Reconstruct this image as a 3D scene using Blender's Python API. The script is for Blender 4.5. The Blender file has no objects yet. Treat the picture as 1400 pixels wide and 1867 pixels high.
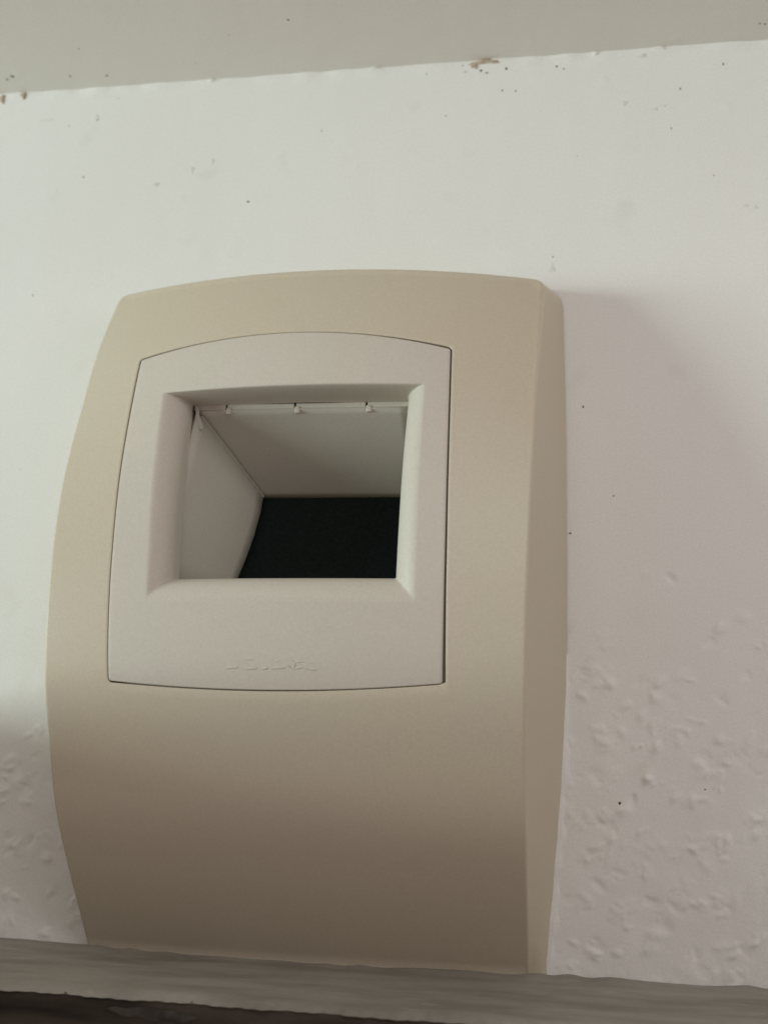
import bpy, math, random
import numpy as np
from mathutils import Matrix, Vector

# ------------------------------------------------------------------ camera
sc = bpy.context.scene
MM = 0.001
cam_d = bpy.data.cameras.new("camera")
cam = bpy.data.objects.new("camera", cam_d)
sc.collection.objects.link(cam)
sc.camera = cam
cam_d.sensor_fit = 'HORIZONTAL'
cam_d.sensor_width = 24.0
cam_d.lens = 24.0 * 1948.0 / 1400.0
cam_d.clip_start = 0.005
cam_d.clip_end = 20.0
AX = Vector((0.98680167, -0.00307518, -0.16190429))
AY = Vector((0.15786049, 0.24110035, 0.95757542))
AZ = Vector((0.03609046, -0.97049532, 0.23840368))
rot = Matrix(((AX[0], -AX[1], -AX[2]), (AY[0], -AY[1], -AY[2]), (AZ[0], -AZ[1], -AZ[2])))
cam.matrix_world = Matrix.Translation((0, -0.300, 0)) @ rot.to_4x4()
cam_d.dof.use_dof = True
cam_d.dof.focus_distance = 0.275
cam_d.dof.aperture_fstop = 11.0

# ------------------------------------------------------------------ light
world = bpy.data.worlds.new("World")
sc.world = world
world.use_nodes = True
bg = world.node_tree.nodes["Background"]
bg.inputs[0].default_value = (1.0, 0.82, 0.75, 1)
bg.inputs[1].default_value = 0.25


def area_light(name, loc, target, sx, sy, power, col):
    d = bpy.data.lights.new(name, 'AREA')
    d.shape = 'RECTANGLE'
    d.size, d.size_y = sx, sy
    d.energy = power
    d.color = col
    o = bpy.data.objects.new(name, d)
    sc.collection.objects.link(o)
    o.location = loc
    o.rotation_euler = (Vector(target) - Vector(loc)).to_track_quat('-Z', 'Y').to_euler()
    return o


# the window at the far left that lights the upper part of the wall
area_light("window_light", (-1.20, -0.53, 0.05), (-0.07, -0.02, 0.08), 0.60, 0.20, 11.6, (0.83, 1.0, 0.95))
# soft light of the room: above the camera and from the right
area_light("room_light", (0.05, -0.38, 0.23), (0.01, 0, 0.20), 0.40, 0.16, 0.34, (1.0, 0.96, 0.98))
area_light("room_light", (0.50, -0.42, 0.16), (0.04, 0, 0.18), 0.30, 0.30, 0.64, (1.0, 0.98, 0.96))

sc.view_settings.view_transform = 'Standard'
sc.view_settings.look = 'None'
sc.view_settings.exposure = 0.0
sc.view_settings.gamma = 1.0
sc.render.engine = 'CYCLES'

# ------------------------------------------------------------------ helpers
rng = np.random.default_rng(7)
random.seed(7)


def link(o, parent=None):
    sc.collection.objects.link(o)
    if parent is not None:
        o.parent = parent
    return o


def mesh_obj(name, verts, faces, mat, parent=None, smooth=True, mats=None, fmat=None):
    """verts in millimetres"""
    me = bpy.data.meshes.new(name)
    me.from_pydata((np.asarray(verts, float) * MM).tolist(), [], [list(map(int, f)) for f in faces])
    for m in (mats or [mat]):
        me.materials.append(m)
    if smooth:
        me.polygons.foreach_set('use_smooth', [True] * len(me.polygons))
    if fmat is not None:
        me.polygons.foreach_set('material_index', list(map(int, fmat)))
    me.update()
    return link(bpy.data.objects.new(name, me), parent)


def ring_faces(nr, n, closed=True, flip=False):
    f = []
    for r in range(nr - 1):
        for k in range(n if closed else n - 1):
            a, b = r * n + k, r * n + (k + 1) % n
            q = (a, b, b + n, a + n)
            f.append(q[::-1] if flip else q)
    return f


def box(name, lo, hi, mat, parent=None, bevel=0.0):
    x0, y0, z0 = lo
    x1, y1, z1 = hi
    v = [(x0, y0, z0), (x1, y0, z0), (x1, y1, z0), (x0, y1, z0), (x0, y0, z1), (x1, y0, z1), (x1, y1, z1), (x0, y1, z1)]
    f = [(0, 3, 2, 1), (4, 5, 6, 7), (0, 1, 5, 4), (1, 2, 6, 5), (2, 3, 7, 6), (3, 0, 4, 7)]
    o = mesh_obj(name, v, f, mat, parent, smooth=False)
    if bevel:
        b = o.modifiers.new('bevel', 'BEVEL')
        b.width = bevel * MM
        b.segments = 3
    return o


def tag(o, label=None, cat=None, kind=None, group=None):
    if label:
        o['label'] = label
    if cat:
        o['category'] = cat
    if kind:
        o['kind'] = kind
    if group:
        o['group'] = group
    return o


# ------------------------------------------------------------------ materials
def material(name, base, rough=0.5, spec=0.4, tint=None, tint_scale=30, tint_amt=0.5, bump=0.0, bump_scale=2000,
             speck=None, speck_scale=400, stretch=(1, 1, 1)):
    m = bpy.data.materials.new(name)
    m.use_nodes = True
    nt = m.node_tree
    N, L = nt.nodes, nt.links
    b = N["Principled BSDF"]
    b.inputs["Roughness"].default_value = rough
    b.inputs["Specular IOR Level"].default_value = spec
    tc = N.new('ShaderNodeTexCoord')
    mp = N.new('ShaderNodeMapping')
    mp.inputs['Scale'].default_value = stretch
    L.new(tc.outputs['Object'], mp.inputs[0])
    col = None
    rgb = N.new('ShaderNodeRGB')
    rgb.outputs[0].default_value = (*base, 1)
    col = rgb.outputs[0]
    if tint is not None:
        n = N.new('ShaderNodeTexNoise')
        n.inputs['Scale'].default_value = tint_scale
        n.inputs['Detail'].default_value = 5
        L.new(mp.outputs[0], n.inputs['Vector'])
        r = N.new('ShaderNodeMapRange')
        r.inputs[1].default_value = 0.35
        r.inputs[2].default_value = 0.7
        r.inputs[4].default_value = tint_amt
        L.new(n.outputs[0], r.inputs[0])
        mx = N.new('ShaderNodeMix')
        mx.data_type = 'RGBA'
        L.new(r.outputs[0], mx.inputs[0])
        L.new(col, mx.inputs[6])
        mx.inputs[7].default_value = (*tint, 1)
        col = mx.outputs[2]
    if speck is not None:
        n = N.new('ShaderNodeTexNoise')
        n.inputs['Scale'].default_value = speck_scale
        n.inputs['Detail'].default_value = 3
        L.new(mp.outputs[0], n.inputs['Vector'])
        r = N.new('ShaderNodeMapRange')
        r.inputs[1].default_value = 0.62
        r.inputs[2].default_value = 0.80
        r.inputs[4].default_value = 0.8
        L.new(n.outputs[0], r.inputs[0])
        mx = N.new('ShaderNodeMix')
        mx.data_type = 'RGBA'
        L.new(r.outputs[0], mx.inputs[0])
        L.new(col, mx.inputs[6])
        mx.inputs[7].default_value = (*speck, 1)
        col = mx.outputs[2]
    gn = N.new('ShaderNodeTexNoise')
    gn.inputs['Scale'].default_value = 1700
    gn.inputs['Detail'].default_value = 2
    L.new(tc.outputs['Object'], gn.inputs['Vector'])
    gr = N.new('ShaderNodeMapRange')
    gr.inputs[1].default_value = 0.3
    gr.inputs[2].default_value = 0.7
    gr.inputs[3].default_value = 0.955
    gr.inputs[4].default_value = 1.045
    L.new(gn.outputs[0], gr.inputs[0])
    gm = N.new('ShaderNodeVectorMath')
    gm.operation = 'SCALE'
    L.new(col, gm.inputs[0])
    L.new(gr.outputs[0], gm.inputs['Scale'])
    L.new(gm.outputs[0], b.inputs['Base Color'])
    if bump:
        n = N.new('ShaderNodeTexNoise')
        n.inputs['Scale'].default_value = bump_scale
        n.inputs['Detail'].default_value = 4
        L.new(mp.outputs[0], n.inputs['Vector'])
        bp = N.new('ShaderNodeBump')
        bp.inputs['Strength'].default_value = bump
        bp.inputs['Distance'].default_value = 0.0003
        L.new(n.outputs[0], bp.inputs['Height'])
        L.new(bp.outputs[0], b.inputs['Normal'])
    return m


M_wall = material('wall_paint', (0.80, 0.79, 0.76), 0.75, 0.2, (0.77, 0.755, 0.72), 14, 0.7, 0.10, 900,
                  speck=(0.735, 0.72, 0.68), speck_scale=75)
M_ceil = material('ceiling_paint', (0.82, 0.80, 0.75), 0.8, 0.2, (0.78, 0.76, 0.70), 10, 0.6, 0.08, 900)
M_shell = material('beige_plastic', (0.572, 0.512, 0.408), 0.48, 0.35, (0.58, 0.504, 0.385), 18, 0.9, 0.05, 2500)
M_panel = material('panel_plastic', (0.585, 0.54, 0.47), 0.5, 0.35, (0.575, 0.527, 0.45), 28, 0.8, 0.05, 2500)
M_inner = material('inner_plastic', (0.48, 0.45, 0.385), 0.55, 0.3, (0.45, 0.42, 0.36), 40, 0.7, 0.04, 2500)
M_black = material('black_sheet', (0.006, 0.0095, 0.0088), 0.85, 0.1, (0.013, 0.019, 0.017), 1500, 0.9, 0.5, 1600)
M_wood = material('dark_wood', (0.020, 0.016, 0.012), 0.7, 0.2, (0.085, 0.068, 0.053), 170, 0.9, 0.6, 400, stretch=(0.15, 1, 1))
M_dust = material('dusty_top', (0.37, 0.35, 0.31), 0.9, 0.1, (0.24, 0.225, 0.19), 110, 0.9, 0.7, 700,
                  speck=(0.44, 0.41, 0.36), speck_scale=260, stretch=(0.3, 1, 1))
M_smear = material('pale_smear', (0.085, 0.076, 0.066), 0.9, 0.1, (0.03, 0.025, 0.02), 160, 1.0)
M_speck = material('speck_dirt', (0.10, 0.075, 0.055), 0.8, 0.2, (0.16, 0.13, 0.10), 800, 0.8)
M_chip = material('old_paint', (0.42, 0.31, 0.235), 0.9, 0.1, (0.62, 0.57, 0.48), 350, 0.9, 0.4, 900)

# ------------------------------------------------------------------ setting
# wall: plane Y = 0, ceiling underside Z = 225, board top Z = -48.9 (mm)
ZC, ZL = 225.0, -48.9


def axis(lo, hi, flo, fhi, fine, coarse):
    a = np.arange(flo, fhi + 1e-6, fine)
    l = np.arange(lo, flo, coarse)
    r = np.arange(fhi + coarse, hi + 1e-6, coarse)
    return np.concatenate([l, a, r])


def blobs(U, V, n, ulo, uhi, vlo, vhi, amp, smin, smax, dens=None):
    """sum of small elongated bumps like wood-chip wallpaper under paint"""
    H = np.zeros((len(V), len(U)))
    made = 0
    while made < n:
        u, v = rng.uniform(ulo, uhi), rng.uniform(vlo, vhi)
        if dens is not None and rng.random() > dens(u, v):
            made += 0.25
            continue
        made += 1
        s1 = rng.uniform(smin, smax)
        s2 = s1 * rng.uniform(0.4, 0.9)
        th = rng.uniform(-0.9, 0.5) + (math.pi / 2 if rng.random() < 0.2 else 0)
        a = amp * rng.uniform(0.35, 1.0)
        R = 3.2 * s1
        i0, i1 = np.searchsorted(U, (u - R, u + R))
        j0, j1 = np.searchsorted(V, (v - R, v + R))
        if i1 <= i0 or j1 <= j0:
            continue
        du, dv = np.meshgrid(U[i0:i1] - u, V[j0:j1] - v)
        c, s = math.cos(th), math.sin(th)
        e = ((du * c + dv * s) / s1) ** 2 + ((-du * s + dv * c) / s2) ** 2
        H[j0:j1, i0:i1] += a * np.exp(-e ** 1.8)
    return H


def lownoise(U, V, scale, seed, octaves=3):
    g = np.random.default_rng(seed)
    H = np.zeros((len(V), len(U)))
    UU, VV = np.meshgrid(U, V)
    amp = 1.0
    for o in range(octaves):
        for _ in range(7):
            k = g.normal(size=2) / scale * (2 ** o)
            H += amp / 7 * np.sin(UU * k[0] + VV * k[1] + g.uniform(0, 6.28))
        amp *= 0.5
    return H


U = axis(-600, 600, -200, 85, 0.45, 25)
V = np.concatenate([np.arange(-400, -60, 20.0), np.arange(-60, 45, 0.42), np.arange(45, ZC + 1e-6, 0.7)])
V[-1] = ZC


def dens_wall(u, v):
    d = 1.0 / (1 + math.exp((v - (2 if u < -100 else 22)) / (6 if u < -100 else 13)))
    return d


H = np.zeros((len(V), len(U)))


def chips(n):
    """irregular wood-chip bumps: each one a tight cluster of small ridges"""
    made = 0
    while made < n:
        u, v = rng.uniform(-200, 85), rng.uniform(-60, 75)
        made += 1
        if rng.random() > dens_wall(u, v):
            continue
        th = rng.choice([-0.6, -0.3, 0.1, 0.7, 1.2]) + rng.normal(0, 0.25)
        sgn = 1 if rng.random() < 0.72 else -0.8
        for _ in range(rng.integers(2, 5)):
            cu, cv = u + rng.normal(0, 1.1), v + rng.normal(0, 0.8)
            s1 = rng.uniform(0.5, 2.3)
            s2 = s1 * rng.uniform(0.35, 0.75)
            t2 = th + rng.normal(0, 0.35)
            am = sgn * rng.uniform(0.07, 0.29)
            R = 2.6 * s1
            i0, i1 = np.searchsorted(U, (cu - R, cu + R))
            j0, j1 = np.searchsorted(V, (cv - R, cv + R))
            if i1 <= i0 or j1 <= j0:
                continue
            du, dv = np.meshgrid(U[i0:i1] - cu, V[j0:j1] - cv)
            c, s_ = math.cos(t2), math.sin(t2)
            e = ((du * c + dv * s_) / s1) ** 2 + ((-du * s_ + dv * c) / s2) ** 2
            H[j0:j1, i0:i1] += am * np.exp(-e ** 1.6)


chips(1350)
H += blobs(U, V, 90, -200, 85, 50, 222, 0.10, 0.8, 2.0)
fade = 1 / (1 + np.exp((V - 15) / 15.0))[:, None]
H += (0.05 + 0.30 * fade) * lownoise(U, V, 9, 3) + (0.02 + 0.10 * fade) * lownoise(U, V, 3.0, 5)
# ridge of old paint under the ceiling
ridge = np.exp(-((ZC - V) / 2.6) ** 2)[:, None]
rn = 0.5 + 0.5 * np.sin(U * 0.31 + 2 * np.sin(U * 0.083)) * np.sin(U * 0.117 + 1.3)
H += ridge * (0.55 * rn[None, :] + 0.25)
UU, VV = np.meshgrid(U, V)
verts = np.stack([UU.ravel(), -np.clip(H, -0.6, 1.2).ravel(), VV.ravel()], 1)
nU, nV = len(U), len(V)
idx = np.arange(nU * nV).reshape(nV, nU)
fc = np.stack([idx[:-1, :-1], idx[:-1, 1:], idx[1:, 1:], idx[1:, :-1]], -1).reshape(-1, 4)


def grid_mesh(name, verts, fc, mat, parent=None):
    me = bpy.data.meshes.new(name)
    me.vertices.add(len(verts))
    me.vertices.foreach_set('co', (verts * MM).astype(np.float32).ravel())
    me.loops.add(fc.size)
    me.loops.foreach_set('vertex_index', fc.astype(np.int32).ravel())
    me.polygons.add(len(fc))
    me.polygons.foreach_set('loop_start', np.arange(0, fc.size, 4, dtype=np.int32))
    me.polygons.foreach_set('loop_total', np.full(len(fc), 4, dtype=np.int32))
    me.polygons.foreach_set('use_smooth', np.ones(len(fc), dtype=bool))
    me.materials.append(mat)
    me.update(calc_edges=True)
    me.validate()
    return link(bpy.data.objects.new(name, me), parent)


wall = grid_mesh('wall', verts, fc, M_wall)
tag(wall, 'rough white painted wall behind the beige unit', kind='structure')

# ceiling: sheet with slightly wavy inner edge and fine unevenness
U2 = axis(-600, 600, -215, 90, 0.9, 25)
V2 = np.concatenate([np.arange(-240, -90, 25.0), np.arange(-90, 3.1, 0.9)])
H2 = 0.10 * lownoise(U2, V2, 18, 11) + 0.03 * lownoise(U2, V2, 3, 12)
H2 += blobs(U2, V2, 60, -215, 90, -70, 0, 0.12, 0.8, 1.8)
UU, VV = np.meshgrid(U2, V2)
verts = np.stack([UU.ravel(), VV.ravel(), (ZC - 0.25 - H2).ravel()], 1)
idx = np.arange(len(U2) * len(V2)).reshape(len(V2), len(U2))
fc = np.stack([idx[:-1, :-1], idx[1:, :-1], idx[1:, 1:], idx[:-1, 1:]], -1).reshape(-1, 4)
ceil = grid_mesh('ceiling', verts, fc, M_ceil)
tag(ceil, 'greyish painted ceiling above the white wall', kind='structure')

# ------------------------------------------------------------------ wall unit
CX = -68.0
ZK = np.array([-60, -48, -42, -26, -12.5, 4.5, 20, 38, 65, 96.5, 115, 139, 155.])
PK = np.array([-6, 3.5, 8.5, 21.7, 31.7, 39.7, 45.6, 48.2, 46.7, 37, 29.5, 15.5, 4.])
PM = np.gradient(PK, ZK)


def herm(z):
    z = np.asarray(z, float)
    i = np.clip(np.searchsorted(ZK, z) - 1, 0, len(ZK) - 2)
    h = ZK[i + 1] - ZK[i]
    t = (z - ZK[i]) / h
    return ((2 * t ** 3 - 3 * t ** 2 + 1) * PK[i] + (t ** 3 - 2 * t ** 2 + t) * h * PM[i]
            + (-2 * t ** 3 + 3 * t ** 2) * PK[i + 1] + (t ** 3 - t ** 2) * h * PM[i + 1])


def Wf(z):
    return np.interp(z, [-50, 4, 40, 65, 96, 140], [60.3, 60.0, 60.5, 61.3, 62.4, 65.0])


def Wb(z):
    return np.interp(z, [-50, -30, 0, 25, 60, 100, 140], [64.6, 66.2, 68.6, 69.8, 70.1, 70.0, 69.2])


def P(x, z):
    t = np.clip((np.asarray(z, float) - 50) / 60, 0, 1)
    t = t * t * (3 - 2 * t)
    return herm(z) + (3 + 7 * t) * (1 - (x / Wf(z)) ** 2)


NT, NS = 150, 190   # samples per top / bottom side and per left / right side
NN = 2 * NT + 2 * NS


def loop4(top, right, bottom, left):
    """closed outline from four functions of s in [0,1): clockwise from top left"""
    st = np.arange(NT) / NT
    ss = np.arange(NS) / NS
    return np.concatenate([np.array([top(s) for s in st]), np.array([right(s) for s in ss]),
                           np.array([bottom(s) for s in st]), np.array([left(s) for s in ss])])


def soften(p, w):
    k = np.ones(2 * w + 1) / (2 * w + 1)
    q = np.concatenate([p[-2 * w:], p, p[:2 * w]])
    out = np.stack([np.convolve(q[:, i], k, 'same') for i in range(2)], 1)[2 * w:-2 * w]
    return out


def normals2(p):
    t = np.roll(p, -1, 0) - np.roll(p, 1, 0)
    n = np.stack([-t[:, 1], t[:, 0]], 1)
    return n / np.linalg.norm(n, axis=1)[:, None]


ZB = ZL - 0.5


def outer_loop(W, zt0, sag, zb, inl=0.0):
    zt = lambda x: zt0 + sag * (1 - (x / 64.) ** 2)
    wt, wb_ = float(W(zt0)), float(W(zb))
    return loop4(lambda s: (-wt + 2 * wt * s, zt(-wt + 2 * wt * s)),
                 lambda s: (float(W(zt0 + (zb - zt0) * s)), zt0 + (zb - zt0) * s),
                 lambda s: (wb_ - (2 * wb_ - inl) * s, zb),
                 lambda s: (-float(W(zb + (zt0 - zb) * s)) + inl * max(0.0, 1 - s * 3), zb + (zt0 - zb) * s))




def soft_top(p, w):
    a, b = soften(p, w), soften(p, 1)
    k = np.clip((p[:, 1] - 60) / 30, 0, 1)[:, None]
    return a * k + b * (1 - k)


out_f = soft_top(outer_loop(Wf, 139.2, 1.6, ZB + 0.1), 5)
out_b = soft_top(outer_loop(Wb, 143.8, 0.6, ZB, 4.6), 7)

# panel outline (in the unit's own x, z)
pTL, pTR, pBR, pBL = (-46.3, 109.2), (39.8, 109.5), (40.7, 21.2), (-42.3, 20.1)


def lerp(a, b, s):
    return a + (b - a) * s


pan = loop4(lambda s: (lerp(pTL[0], pTR[0], s), lerp(pTL[1], pTR[1], s) + 5.5 * 4 * s * (1 - s)),
            lambda s: (lerp(pTR[0], pBR[0], s) + 0.5 * 4 * s * (1 - s), lerp(pTR[1], pBR[1], s)),
            lambda s: (lerp(pBR[0], pBL[0], s), lerp(pBR[1], pBL[1], s) - 2.0 * 4 * s * (1 - s)),
            lambda s: (lerp(pBL[0], pTL[0], s) + 0.25 * 4 * s * (1 - s), lerp(pBL[1], pTL[1], s)))
pan = soften(pan, 1)
n_pan = normals2(pan)
if (n_pan[NT // 2][1]) < 0:
    n_pan = -n_pan


def per_side(vals_top, vals_right, vals_bottom, vals_left):
    g = np.concatenate([np.interp(np.arange(NT) / NT, [0, .25, .5, .75, 1], vals_top),
                        np.interp(np.arange(NS) / NS, [0, .25, .5, .75, 1], vals_right),
                        np.interp(np.arange(NT) / NT, [0, .25, .5, .75, 1], vals_bottom),
                        np.interp(np.arange(NS) / NS, [0, .25, .5, .75, 1], vals_left)])
    return g


gap = per_side([.40, .18, .12, .24, .60], [.42, .40, .42, .52, .80], [.18, .20, .26, .28, .34], [.22, .24, .30, .40, .48])
hole = pan + n_pan * gap[:, None]

n_f = normals2(out_f)
if n_f[NT // 2][1] < 0:
    n_f = -n_f


def to3(p, d):
    return np.stack([p[:, 0] + CX, -d, p[:, 1]], 1)


unit = bpy.data.objects.new('wall_sensor', None)
unit.empty_display_size = 0.02
link(unit)
tag(unit, 'beige plastic wall unit with bulging front and square recessed opening', 'wall sensor')

# shell ------------------------------------------------------------
rings = []
depth_h = P(hole[:, 0], hole[:, 1])
hn = n_pan
GD = 1.9
rings.append(to3(hole - hn * 2.2, depth_h - GD - 0.25))
rings.append(to3(hole - hn * 0.1, depth_h - GD - 0.25))
rings.append(to3(hole, depth_h - GD))
rings.append(to3(hole, depth_h - 1.5))
rings.append(to3(hole, depth_h - 0.35))
for th in (20, 45, 70, 90):
    th = math.radians(th)
    rings.append(to3(hole + hn * 0.3 * (1 - math.cos(th)), depth_h - 0.3 * (1 - math.sin(th))))
z_o = out_f[:, 1]
r_k = 0.9 + 1.5 * np.clip((z_o - 85) / 45, 0, 1) ** 1.5
r_e = r_k[:, None]
start = hole + hn * 0.3
end = out_f - n_f * r_e
for t in np.linspace(0, 1, 30)[1:]:
    q = start * (1 - t) + end * t
    rings.append(to3(q, P(q[:, 0], q[:, 1])))
dF = P(end[:, 0], end[:, 1])
for th in (15, 30, 45, 60, 75, 90):
    th = math.radians(th)
    rings.append(to3(out_f - n_f * r_e * (1 - math.sin(th)), dF - r_k * (1 - math.cos(th))))
dS = dF - r_k
for t in np.linspace(0, 1, 9)[1:]:
    q = out_f * (1 - t) + out_b * t
    rings.append(to3(q, dS * (1 - t) + 0.35 * t))
sv = np.concatenate(rings)
shell = mesh_obj('housing_shell', sv, ring_faces(len(rings), NN, flip=True), M_shell, unit)

# panel ------------------------------------------------------------
oTL, oTR, oBR, oBL = (-36.6, 97.1), (33.9, 97.9), (34.0, 40.4), (-33.0, 40.4)
iTL, iTR, iBR, iBL = (-31.2, 96.4), (29.0, 96.5), (28.3, 46.9), (-29.0, 46.3)


def quad_loop(a, b, c, d):
    L2 = lambda p, q: (lambda s: (lerp(p[0], q[0], s), lerp(p[1], q[1], s)))
    return loop4(L2(a, b), L2(b, c), L2(c, d), L2(d, a))


op_o = soften(quad_loop(oTL, oTR, oBR, oBL), 1)
op_i = soften(quad_loop(iTL, iTR, iBR, iBL), 1)
PR = 0.12
rings = []
dp = P(pan[:, 0], pan[:, 1]) + PR
rings.append(to3(pan - n_pan * 1.5, dp - 1.75))
rings.append(to3(pan, dp - 1.7))
rings.append(to3(pan, dp - 1.2))
for th in (0, 30, 60, 90):
    th = math.radians(th)
    rings.append(to3(pan - n_pan * 0.3 * (1 - math.cos(th)), dp - 0.3 * (1 - math.sin(th))))
st_ = pan - n_pan * 0.3
for t in np.linspace(0, 1, 22)[1:]:
    q = st_ * (1 - t) + op_o * t
    rings.append(to3(q, P(q[:, 0], q[:, 1]) + PR))
dO = P(op_o[:, 0], op_o[:, 1]) + PR
BD = 7.0
for th in np.linspace(0, 90, 13)[1:]:
    th = math.radians(th)
    q = op_o + (op_i - op_o) * (math.sin(th) * 0.85 + 0.15 * th / (math.pi / 2))
    rings.append(to3(q, dO - BD * (0.8 * (1 - math.cos(th)) + 0.2 * th / (math.pi / 2))))
for dd in (0.4, 2.0, 4.0):
    rings.append(to3(op_i, dO - BD - dd))
panel = mesh_obj('front_panel', np.concatenate(rings), ring_faces(len(rings), NN, flip=False), M_panel, unit)
panel['label'] = 'paler inset front panel framing the square opening'

# faint worn raised lettering on the panel ------------------------
strokes = [((-11.7, 23.5), (-8.8, 23.75), 0.5),
           ((-6.8, 25.7), (-4.9, 25.6), 0.28), ((-6.9, 23.5), (-4.0, 23.6), 0.5),
           ((-2.7, 23.55), (-1.4, 23.6), 0.5),
           ((-0.1, 23.7), (3.1, 23.9), 0.42), ((0.2, 25.3), (1.6, 25.4), 0.26),
           ((4.2, 25.8), (5.6, 25.2), 0.2), ((5.6, 25.2), (7.3, 25.4), 0.28), ((3.6, 24.6), (4.6, 23.7), 0.2),
           ((4.9, 23.6), (7.2, 24.0), 0.36), ((5.5, 25.2), (5.2, 23.8), 0.2),
           ((7.9, 23.9), (10.6, 23.5), 0.42), ((8.2, 25.4), (10.2, 25.1), 0.16)]
lv, lf = [], []
for (a, b, w) in strokes:
    a, b = np.array(a), np.array(b)
    d = (b - a) / np.linalg.norm(b - a)
    n = np.array([-d[1], d[0]])
    for i in range(5):
        c = a + (b - a) * i / 4
        e = 0.45 if i in (0, 4) else 1.0
        for (off, hh) in ((-w / 2, -0.05), (-w / 4, 0.22 * e * min(1, w / .4)), (w / 4, 0.22 * e * min(1, w / .4)), (w / 2, -0.05)):
            q = c + n * off
            lv.append((q[0] + CX, -(float(P(q[0], q[1])) + PR + hh), q[1]))
    b0 = len(lv) - 20
    for i in range(4):
        for j in range(3):
            k = b0 + i * 4 + j
            lf.append((k, k + 4, k + 5, k + 1))
lettering = mesh_obj('raised_lettering', lv, lf, M_panel, panel)
lettering['label'] = 'faint worn raised lettering, mostly unreadable'

# inside of the opening -------------------------------------------
# side plate on the left: tapers inwards towards the back
def side_x(p):
    return -30.4 + 0.53 * (34.5 - p)


back = [(10.0, 77.6), (10.5, 72.0), (12.2, 64.9), (14.5, 57.8), (17.0, 51.4), (20.5, 43.0)]   # (depth from wall, z)


def roof_z(p):
    return 95.2 - (34.5 - p) * (95.2 - 77.4) / 24.5


lv, lf = [], []
cols = 10
for i, (pb, zb) in enumerate(back):
    zf = lerp(94.3, 43.0, i / (len(back) - 1))
    pf = 42.0 - (zf - 46.0) * 0.158
    for j in range(cols + 1):
        s = j / cols
        p = lerp(pf, pb, s)
        z = roof_z(p) - 0.9 if i == 0 else lerp(zf, zb, s)
        lv.append((side_x(p) + CX, -p, z))
for i in range(len(back) - 1):
    for j in range(cols):
        a = i * (cols + 1) + j
        lf.append((a, a + 1, a + cols + 2, a + cols + 1))
side_l = mesh_obj('side_plate', lv, lf, M_inner, unit)
so = side_l.modifiers.new('thick', 'SOLIDIFY')
so.thickness = 0.9 * MM
so.offset = -1.0

# right-hand side plate, mostly hidden by the panel
lv = [(29.2 + CX, -34.2, 97), (28.2 + CX, -9, 90), (28.2 + CX, -9, 40), (29.2 + CX, -42, 42)]
lv += [(x + 1.0, y, z) for x, y, z in lv]
side_r = mesh_obj('side_plate', lv, [(0, 1, 2, 3), (7, 6, 5, 4), (0, 4, 5, 1), (1, 5, 6, 2), (2, 6, 7, 3), (3, 7, 4, 0)], M_inner, unit, smooth=False)

# top plate: slopes down towards the back, with a lip along its front edge
lv, lf = [], []
nx, ny = 24, 16
for j in range(ny + 1):
    p = lerp(34.3, 9.6, j / ny)
    for i in range(nx + 1):
        x = lerp(side_x(p) + 0.5, 28.4, i / nx)
        lv.append((x + CX, -p, roof_z(p) + 0.35 * math.sin(i / nx * math.pi) * (1 - j / ny)))
for j in range(ny):
    for i in range(nx):
        a = j * (nx + 1) + i
        lf.append((a, a + 1, a + nx + 2, a + nx + 1))
top = mesh_obj('top_plate', lv, lf, M_inner, unit)
so = top.modifiers.new('thick', 'SOLIDIFY')
so.thickness = 0.8 * MM
so.offset = -1.0


def lip_bar(x0, x1, z0, z1, p0, p1, name='lip', bevel=0.18):
    return box(name, (x0 + CX, -p1, z0), (x1 + CX, -p0, z1), M_panel, top, bevel)


lip_bar(-30.6, 28.9, 94.8, 96.6, 30.6, 32.6)
tabs = [-21.2, -2.0, 17.6]
segs = [(-30.6, -21.75), (-21.2, -2.55), (-2.0, 17.05), (17.6, 28.9)]
for a, b in segs:
    lip_bar(a, b, 94.95, 96.5, 33.0, 34.5)
for t in tabs:
    lip_bar(t - 0.35, t + 1.2, 93.7, 95.6, 33.2, 34.8, 'tab', 0.4)
# short upright rib and long rib where the top plate meets the side plate
def rib(pts, w, name):
    lv, lf = [], []
    for (x, p, z) in pts:
        for (dx, dz) in ((-w, -w * .6), (w, -w * .6), (w, w * .8), (-w, w * .8)):
            lv.append((x + dx + CX, -p, z + dz))
    n = len(pts)
    for i in range(n - 1):
        for k in range(4):
            a, b = i * 4 + k, i * 4 + (k + 1) % 4
            lf.append((a, b, b + 4, a + 4))
    lf += [(3, 2, 1, 0), tuple(range(4 * n - 4, 4 * n))]
    return mesh_obj(name, lv, lf, M_inner, top, smooth=False)


rib([(-29.4, 35.3, 95.3), (-29.3, 35.1, 92.6), (-28.5, 34.0, 90.0)], 0.5, 'rib')
rib([(side_x(p) + 1.0, p, roof_z(p) - 0.9) for p in np.linspace(33.6, 10.6, 12)], 0.55, 'rib')

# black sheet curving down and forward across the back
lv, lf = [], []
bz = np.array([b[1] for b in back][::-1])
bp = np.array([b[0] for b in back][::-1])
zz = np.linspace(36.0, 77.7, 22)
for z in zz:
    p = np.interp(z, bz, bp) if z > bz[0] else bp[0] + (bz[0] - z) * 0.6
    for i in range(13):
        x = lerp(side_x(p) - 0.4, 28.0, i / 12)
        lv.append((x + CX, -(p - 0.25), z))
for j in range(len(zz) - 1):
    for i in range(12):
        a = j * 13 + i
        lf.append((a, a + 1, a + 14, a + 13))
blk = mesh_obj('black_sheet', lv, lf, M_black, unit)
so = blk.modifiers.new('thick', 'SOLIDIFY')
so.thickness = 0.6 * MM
so.offset = -1
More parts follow.
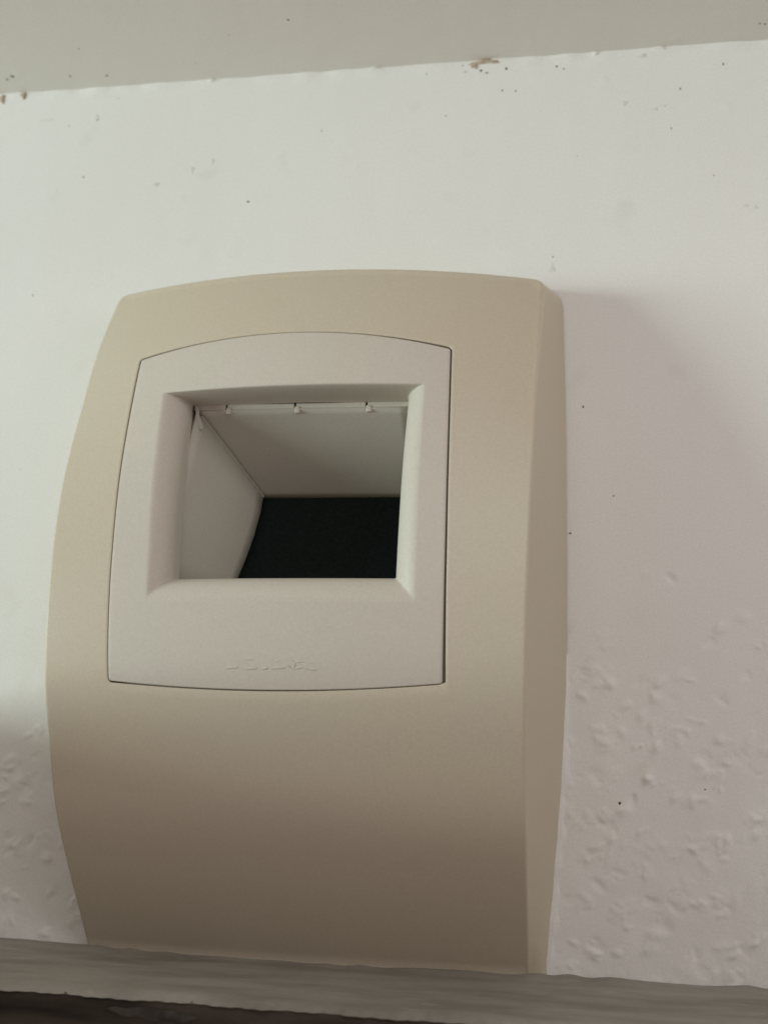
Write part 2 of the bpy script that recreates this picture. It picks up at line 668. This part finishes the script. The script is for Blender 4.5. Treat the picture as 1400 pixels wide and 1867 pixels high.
# floor plate of the recess, out of sight behind the lower lip
box('floor_plate', (-31 + CX, -40, 40.8), (28.5 + CX, -20, 41.8), M_inner, unit, 0.2)

# ------------------------------------------------------------------ paint bead between unit and wall
bv, bf = [], []
zs = np.arange(-49.5, 34, 0.6)
for i, z in enumerate(zs):
    tp = min(1.0, max(0.0, (34 - z) / 30.0))
    w = 1.5 + 0.4 * math.sin(z * 0.31) + 0.3 * math.sin(z * 0.83 + 1) + rng.normal(0, .05)
    w *= tp
    xb = float(Wb(z)) + CX
    h = (0.55 + 0.15 * math.sin(z * 0.5)) * tp
    hs = float(np.clip(herm(z) / 10.0, 0.12, 1.0))
    bv += [(xb - 4.0, (-h - 0.9) * hs, z), (xb + w * 0.15, (-h - 0.75) * hs, z), (xb + w * 0.6, (-h - 0.1) * hs, z), (xb + w, -h * 0.4, z), (xb + w + 0.3, 0.8, z)]
for i in range(len(zs) - 1):
    for k in range(4):
        a = i * 5 + k
        bf.append((a, a + 1, a + 6, a + 5))
bead = mesh_obj('paint_bead', bv, bf, M_wall, wall)

# ------------------------------------------------------------------ wooden board at the bottom
board = bpy.data.objects.new('wooden_board', None)
board.empty_display_size = 0.02
link(board)
tag(board, 'dark wooden board with dusty top running along the bottom under the unit', 'board')
box('board_body', (-420, -55.5, ZL - 60), (420, -0.5, ZL - 1.3), M_wood, board, 1.0)
# dust layer, uneven with a ragged front edge
U3 = axis(-420, 420, -150, 70, 0.8, 15)
V3 = np.linspace(0, 1, 60)
edge = -56.2 + 0.5 * np.sin(U3 * 0.21) + 0.35 * np.sin(U3 * 0.63 + 1) + 0.3 * np.sin(U3 * 1.7)
H3 = 0.18 * lownoise(U3 * 0.35, V3 * 57, 3.0, 21, 4) + 0.12 * lownoise(U3, V3 * 57, 8, 22)
vv = []
for j, v in enumerate(V3):
    roll = max(0.0, (v - 0.93) / 0.07)
    y = -0.2 + (edge + 0.2) * v
    y_ = y
    bank = 0.9 * math.exp(-((y_.mean() + 2) / 7.0) ** 2) * (0.7 + 0.3 * np.sin(U3 * 0.37 + np.sin(U3 * 0.11) * 3))
    z = ZL - 0.25 + H3[j] * (1 - roll) + bank - 1.4 * roll ** 2
    vv.append(np.stack([U3, y, z], 1))
vv = np.concatenate(vv)
idx = np.arange(len(U3) * len(V3)).reshape(len(V3), len(U3))
fc = np.stack([idx[:-1, :-1], idx[1:, :-1], idx[1:, 1:], idx[:-1, 1:]], -1).reshape(-1, 4)
dust = grid_mesh('dust_layer', vv, fc, M_dust, board)
dust['label'] = 'grey-brown dust on the board top'
# unseen upright added left of the view to cast the lower shadow line
prof = [(0.8, 17.0), (40, 16.0), (90, 16.0), (130, 14.5), (185, 12.5), (290, 11.0)]
uv = [(x, -p, z) for x in (-246, -235) for (p, z) in prof] + [(x, -p, ZL - 60) for x in (-246, -235) for (p, z) in prof]
n_ = len(prof)
uf = []
for i in range(n_ - 1):
    uf += [(i, i + 1, n_ + i + 1, n_ + i), (n_ + i, n_ + i + 1, 3 * n_ + i + 1, 3 * n_ + i), (2 * n_ + i, 2 * n_ + i + 1, i + 1, i)]
uf += [(0, n_, 3 * n_, 2 * n_), (2 * n_ - 1, n_ - 1, 3 * n_ - 1, 4 * n_ - 1)]
mesh_obj('shadow_blocker', uv, uf, M_ceil, board, smooth=False)


# pale smear on the board's front
sv_, sf_ = [], []
for i in range(24):
    t = i / 23
    x = -100 + 22 * t
    h = (math.sin(t * math.pi) ** 0.7) * (1.25 + 0.15 * math.sin(i * 0.7))
    zc = ZL - 4.1 - 0.6 * t + 0.2 * math.sin(i * 0.9)
    sv_ += [(x, -55.75, zc - h), (x, -56.0, zc), (x, -55.75, zc + h)]
for i in range(23):
    a = i * 3
    sf_ += [(a, a + 3, a + 4, a + 1), (a + 1, a + 4, a + 5, a + 2)]
smear = mesh_obj('paint_smear', sv_, sf_, M_smear, board)
smear['label'] = 'pale smear on the dark front of the board'

# ------------------------------------------------------------------ fly specks and flaking paint
def wall_h(x, z):
    i = min(max(int(np.searchsorted(U, x)), 0), nU - 1)
    j = min(max(int(np.searchsorted(V, z)), 0), nV - 1)
    return float(np.clip(H[j, i], -0.6, 1.2))


def speck_mesh(k):
    g = np.random.default_rng(100 + k)
    v, f = [(0, 0, 0.45)], []
    n = 9
    rad = 1 + g.normal(0, .22, n)
    for (rr, hh) in ((0.6, 0.32), (1.0, -0.05)):
        for i in range(n):
            a = 2 * math.pi * i / n
            v.append((rr * rad[i] * math.cos(a), rr * rad[i] * math.sin(a), hh))
    for i in range(n):
        j = (i + 1) % n
        f.append((0, 1 + i, 1 + j))
        f.append((1 + i, 1 + n + i, 1 + n + j, 1 + j))
    me = bpy.data.meshes.new('speck')
    me.from_pydata(v, [], f)
    me.materials.append(M_speck)
    me.polygons.foreach_set('use_smooth', [True] * len(f))
    return me


speck_me = [speck_mesh(k) for k in range(5)]


def speck(loc, r, rot, parent):
    o = bpy.data.objects.new('speck', random.choice(speck_me))
    link(o, parent)
    o.location = Vector(loc) * MM
    e = random.uniform(0.8, 1.35)
    o.scale = (r * e * MM, r / e * MM, r * 0.8 * MM)
    o.rotation_euler = rot


SW = [(-99.1,178.5,0.40),(-157.1,190.9,0.32),(15.6,-5.2,0.40),(6.9,106.1,0.40),(-170.0,148.3,0.32),(-164.4,210.7,0.24),(-75.9,202.8,0.24),(-35.4,205.5,0.24),(-17.5,213.4,0.32),(-0.4,220.8,0.32),(1.9,219.8,0.24),(-16.3,221.3,0.40),(-24.4,221.2,0.40),(-22.5,220.2,0.40),(-30.3,223.5,0.24),(-42.0,221.3,0.24),(34.4,196.1,0.24),(46.3,179.2,0.24),(37.6,-0.9,0.24),(-1.7,154.4,0.24),(-147.6,220.3,0.16),(5.8,188.3,0.16),(15.2,79.2,0.24),(-166.8,88.8,0.16),(3.0,68.3,0.32),(50.5,217.5,0.32),(-154.3,212.4,0.32),(-154.7,214.1,0.24),(37.4,209.8,0.32),(-29.5,221.2,0.24),(-13.3,212.9,0.30)]
for (x, z, r_) in SW:
    speck((x, -wall_h(x, z) + 0.02, z), r_ * 1.1, (math.pi / 2, 0, random.uniform(-.3, .3)), wall)
SC = [(-182.1,-9.5,0.60),(-184.7,-8.0,0.50),(-162.2,-7.3,0.40),(-149.6,-6.2,0.50),(-153.1,-20.4,0.30),(-117.3,-9.5,0.30),(-82.0,-26.1,0.40),(-121.3,-9.7,0.20),(-102.4,-21.3,0.20),(61.8,-7.8,0.30),(60.3,-8.2,0.30)]
for (x, y, r_) in SC:
    speck((x, y, ZC - 0.22), r_ * 1.1, (math.pi, 0, random.uniform(-1, 1)), ceil)


def chip(x, z, w, h, parent, mat, seed, name='paint_chip', up=1.0):
    """thin ragged flake lying on the wall just below the ceiling"""
    g = np.random.default_rng(seed)
    n = 22
    v = [(x, -wall_h(x, z) - 0.28 * up, z)]
    for ring, hh in ((0.7, 0.34), (1.0, -0.1)):
        for i in range(n):
            a = 2 * math.pi * i / n
            q = ring * (1 + 0.30 * math.sin(3 * a + seed) + 0.18 * math.sin(7 * a + 2 * seed) + g.normal(0, .06))
            px, pz = x + w * q * math.cos(a), min(z + h * q * math.sin(a), ZC - 0.1)
            v.append((px, -wall_h(px, pz) - (hh * up if hh > 0 else hh), pz))
    f = []
    for i in range(n):
        j = (i + 1) % n
        f.append((0, 1 + i, 1 + j))
        f.append((1 + i, 1 + n + i, 1 + n + j, 1 + j))
    return mesh_obj(name, v, f, mat, parent)


for k, (x, z, w, h) in enumerate([(-23.5, 224.0, 4.6, 1.0), (-26.5, 223.0, 1.0, 1.1), (-190.5, 222.9, 1.4, 1.5), (-182.3, 223.6, 1.1, 1.1),
                                  (11.8, 224.2, 1.3, 0.6), (-114.5, 224.2, 1.4, 0.5), (-59.0, 224.4, 1.8, 0.4), (31.5, 224.3, 2.0, 0.5)]):
    chip(x, z, w, h, wall, M_chip if k < 4 else M_ceil, 3 + k)

M_smudge = material('old_smudge', (0.66, 0.64, 0.60), 0.85, 0.1, (0.76, 0.745, 0.71), 260, 0.9)
for k, (x, z, w, h) in enumerate([(55.2, 168.6, 1.0, 0.6), (57.9, 167.9, 0.9, 0.7), (29.8, 203.2, 1.1, 0.7), (32.4, 204.2, 1.4, 0.35),
                                  (-119.0, 191.3, 0.9, 1.4), (-112.2, 194.0, 0.7, 1.3), (-154.2, 213.0, 0.5, 1.6), (-2.0, 150.8, 1.2, 2.0),
                                  (26.0, 222.3, 1.8, 0.7), (-172.5, 213.6, 3.2, 0.35), (-131.0, 186.5, 1.3, 1.0), (20.5, 206.0, 1.0, 1.2)]):
    chip(x, z, w, h, wall, M_smudge, 40 + k, 'smudge', 0.12)
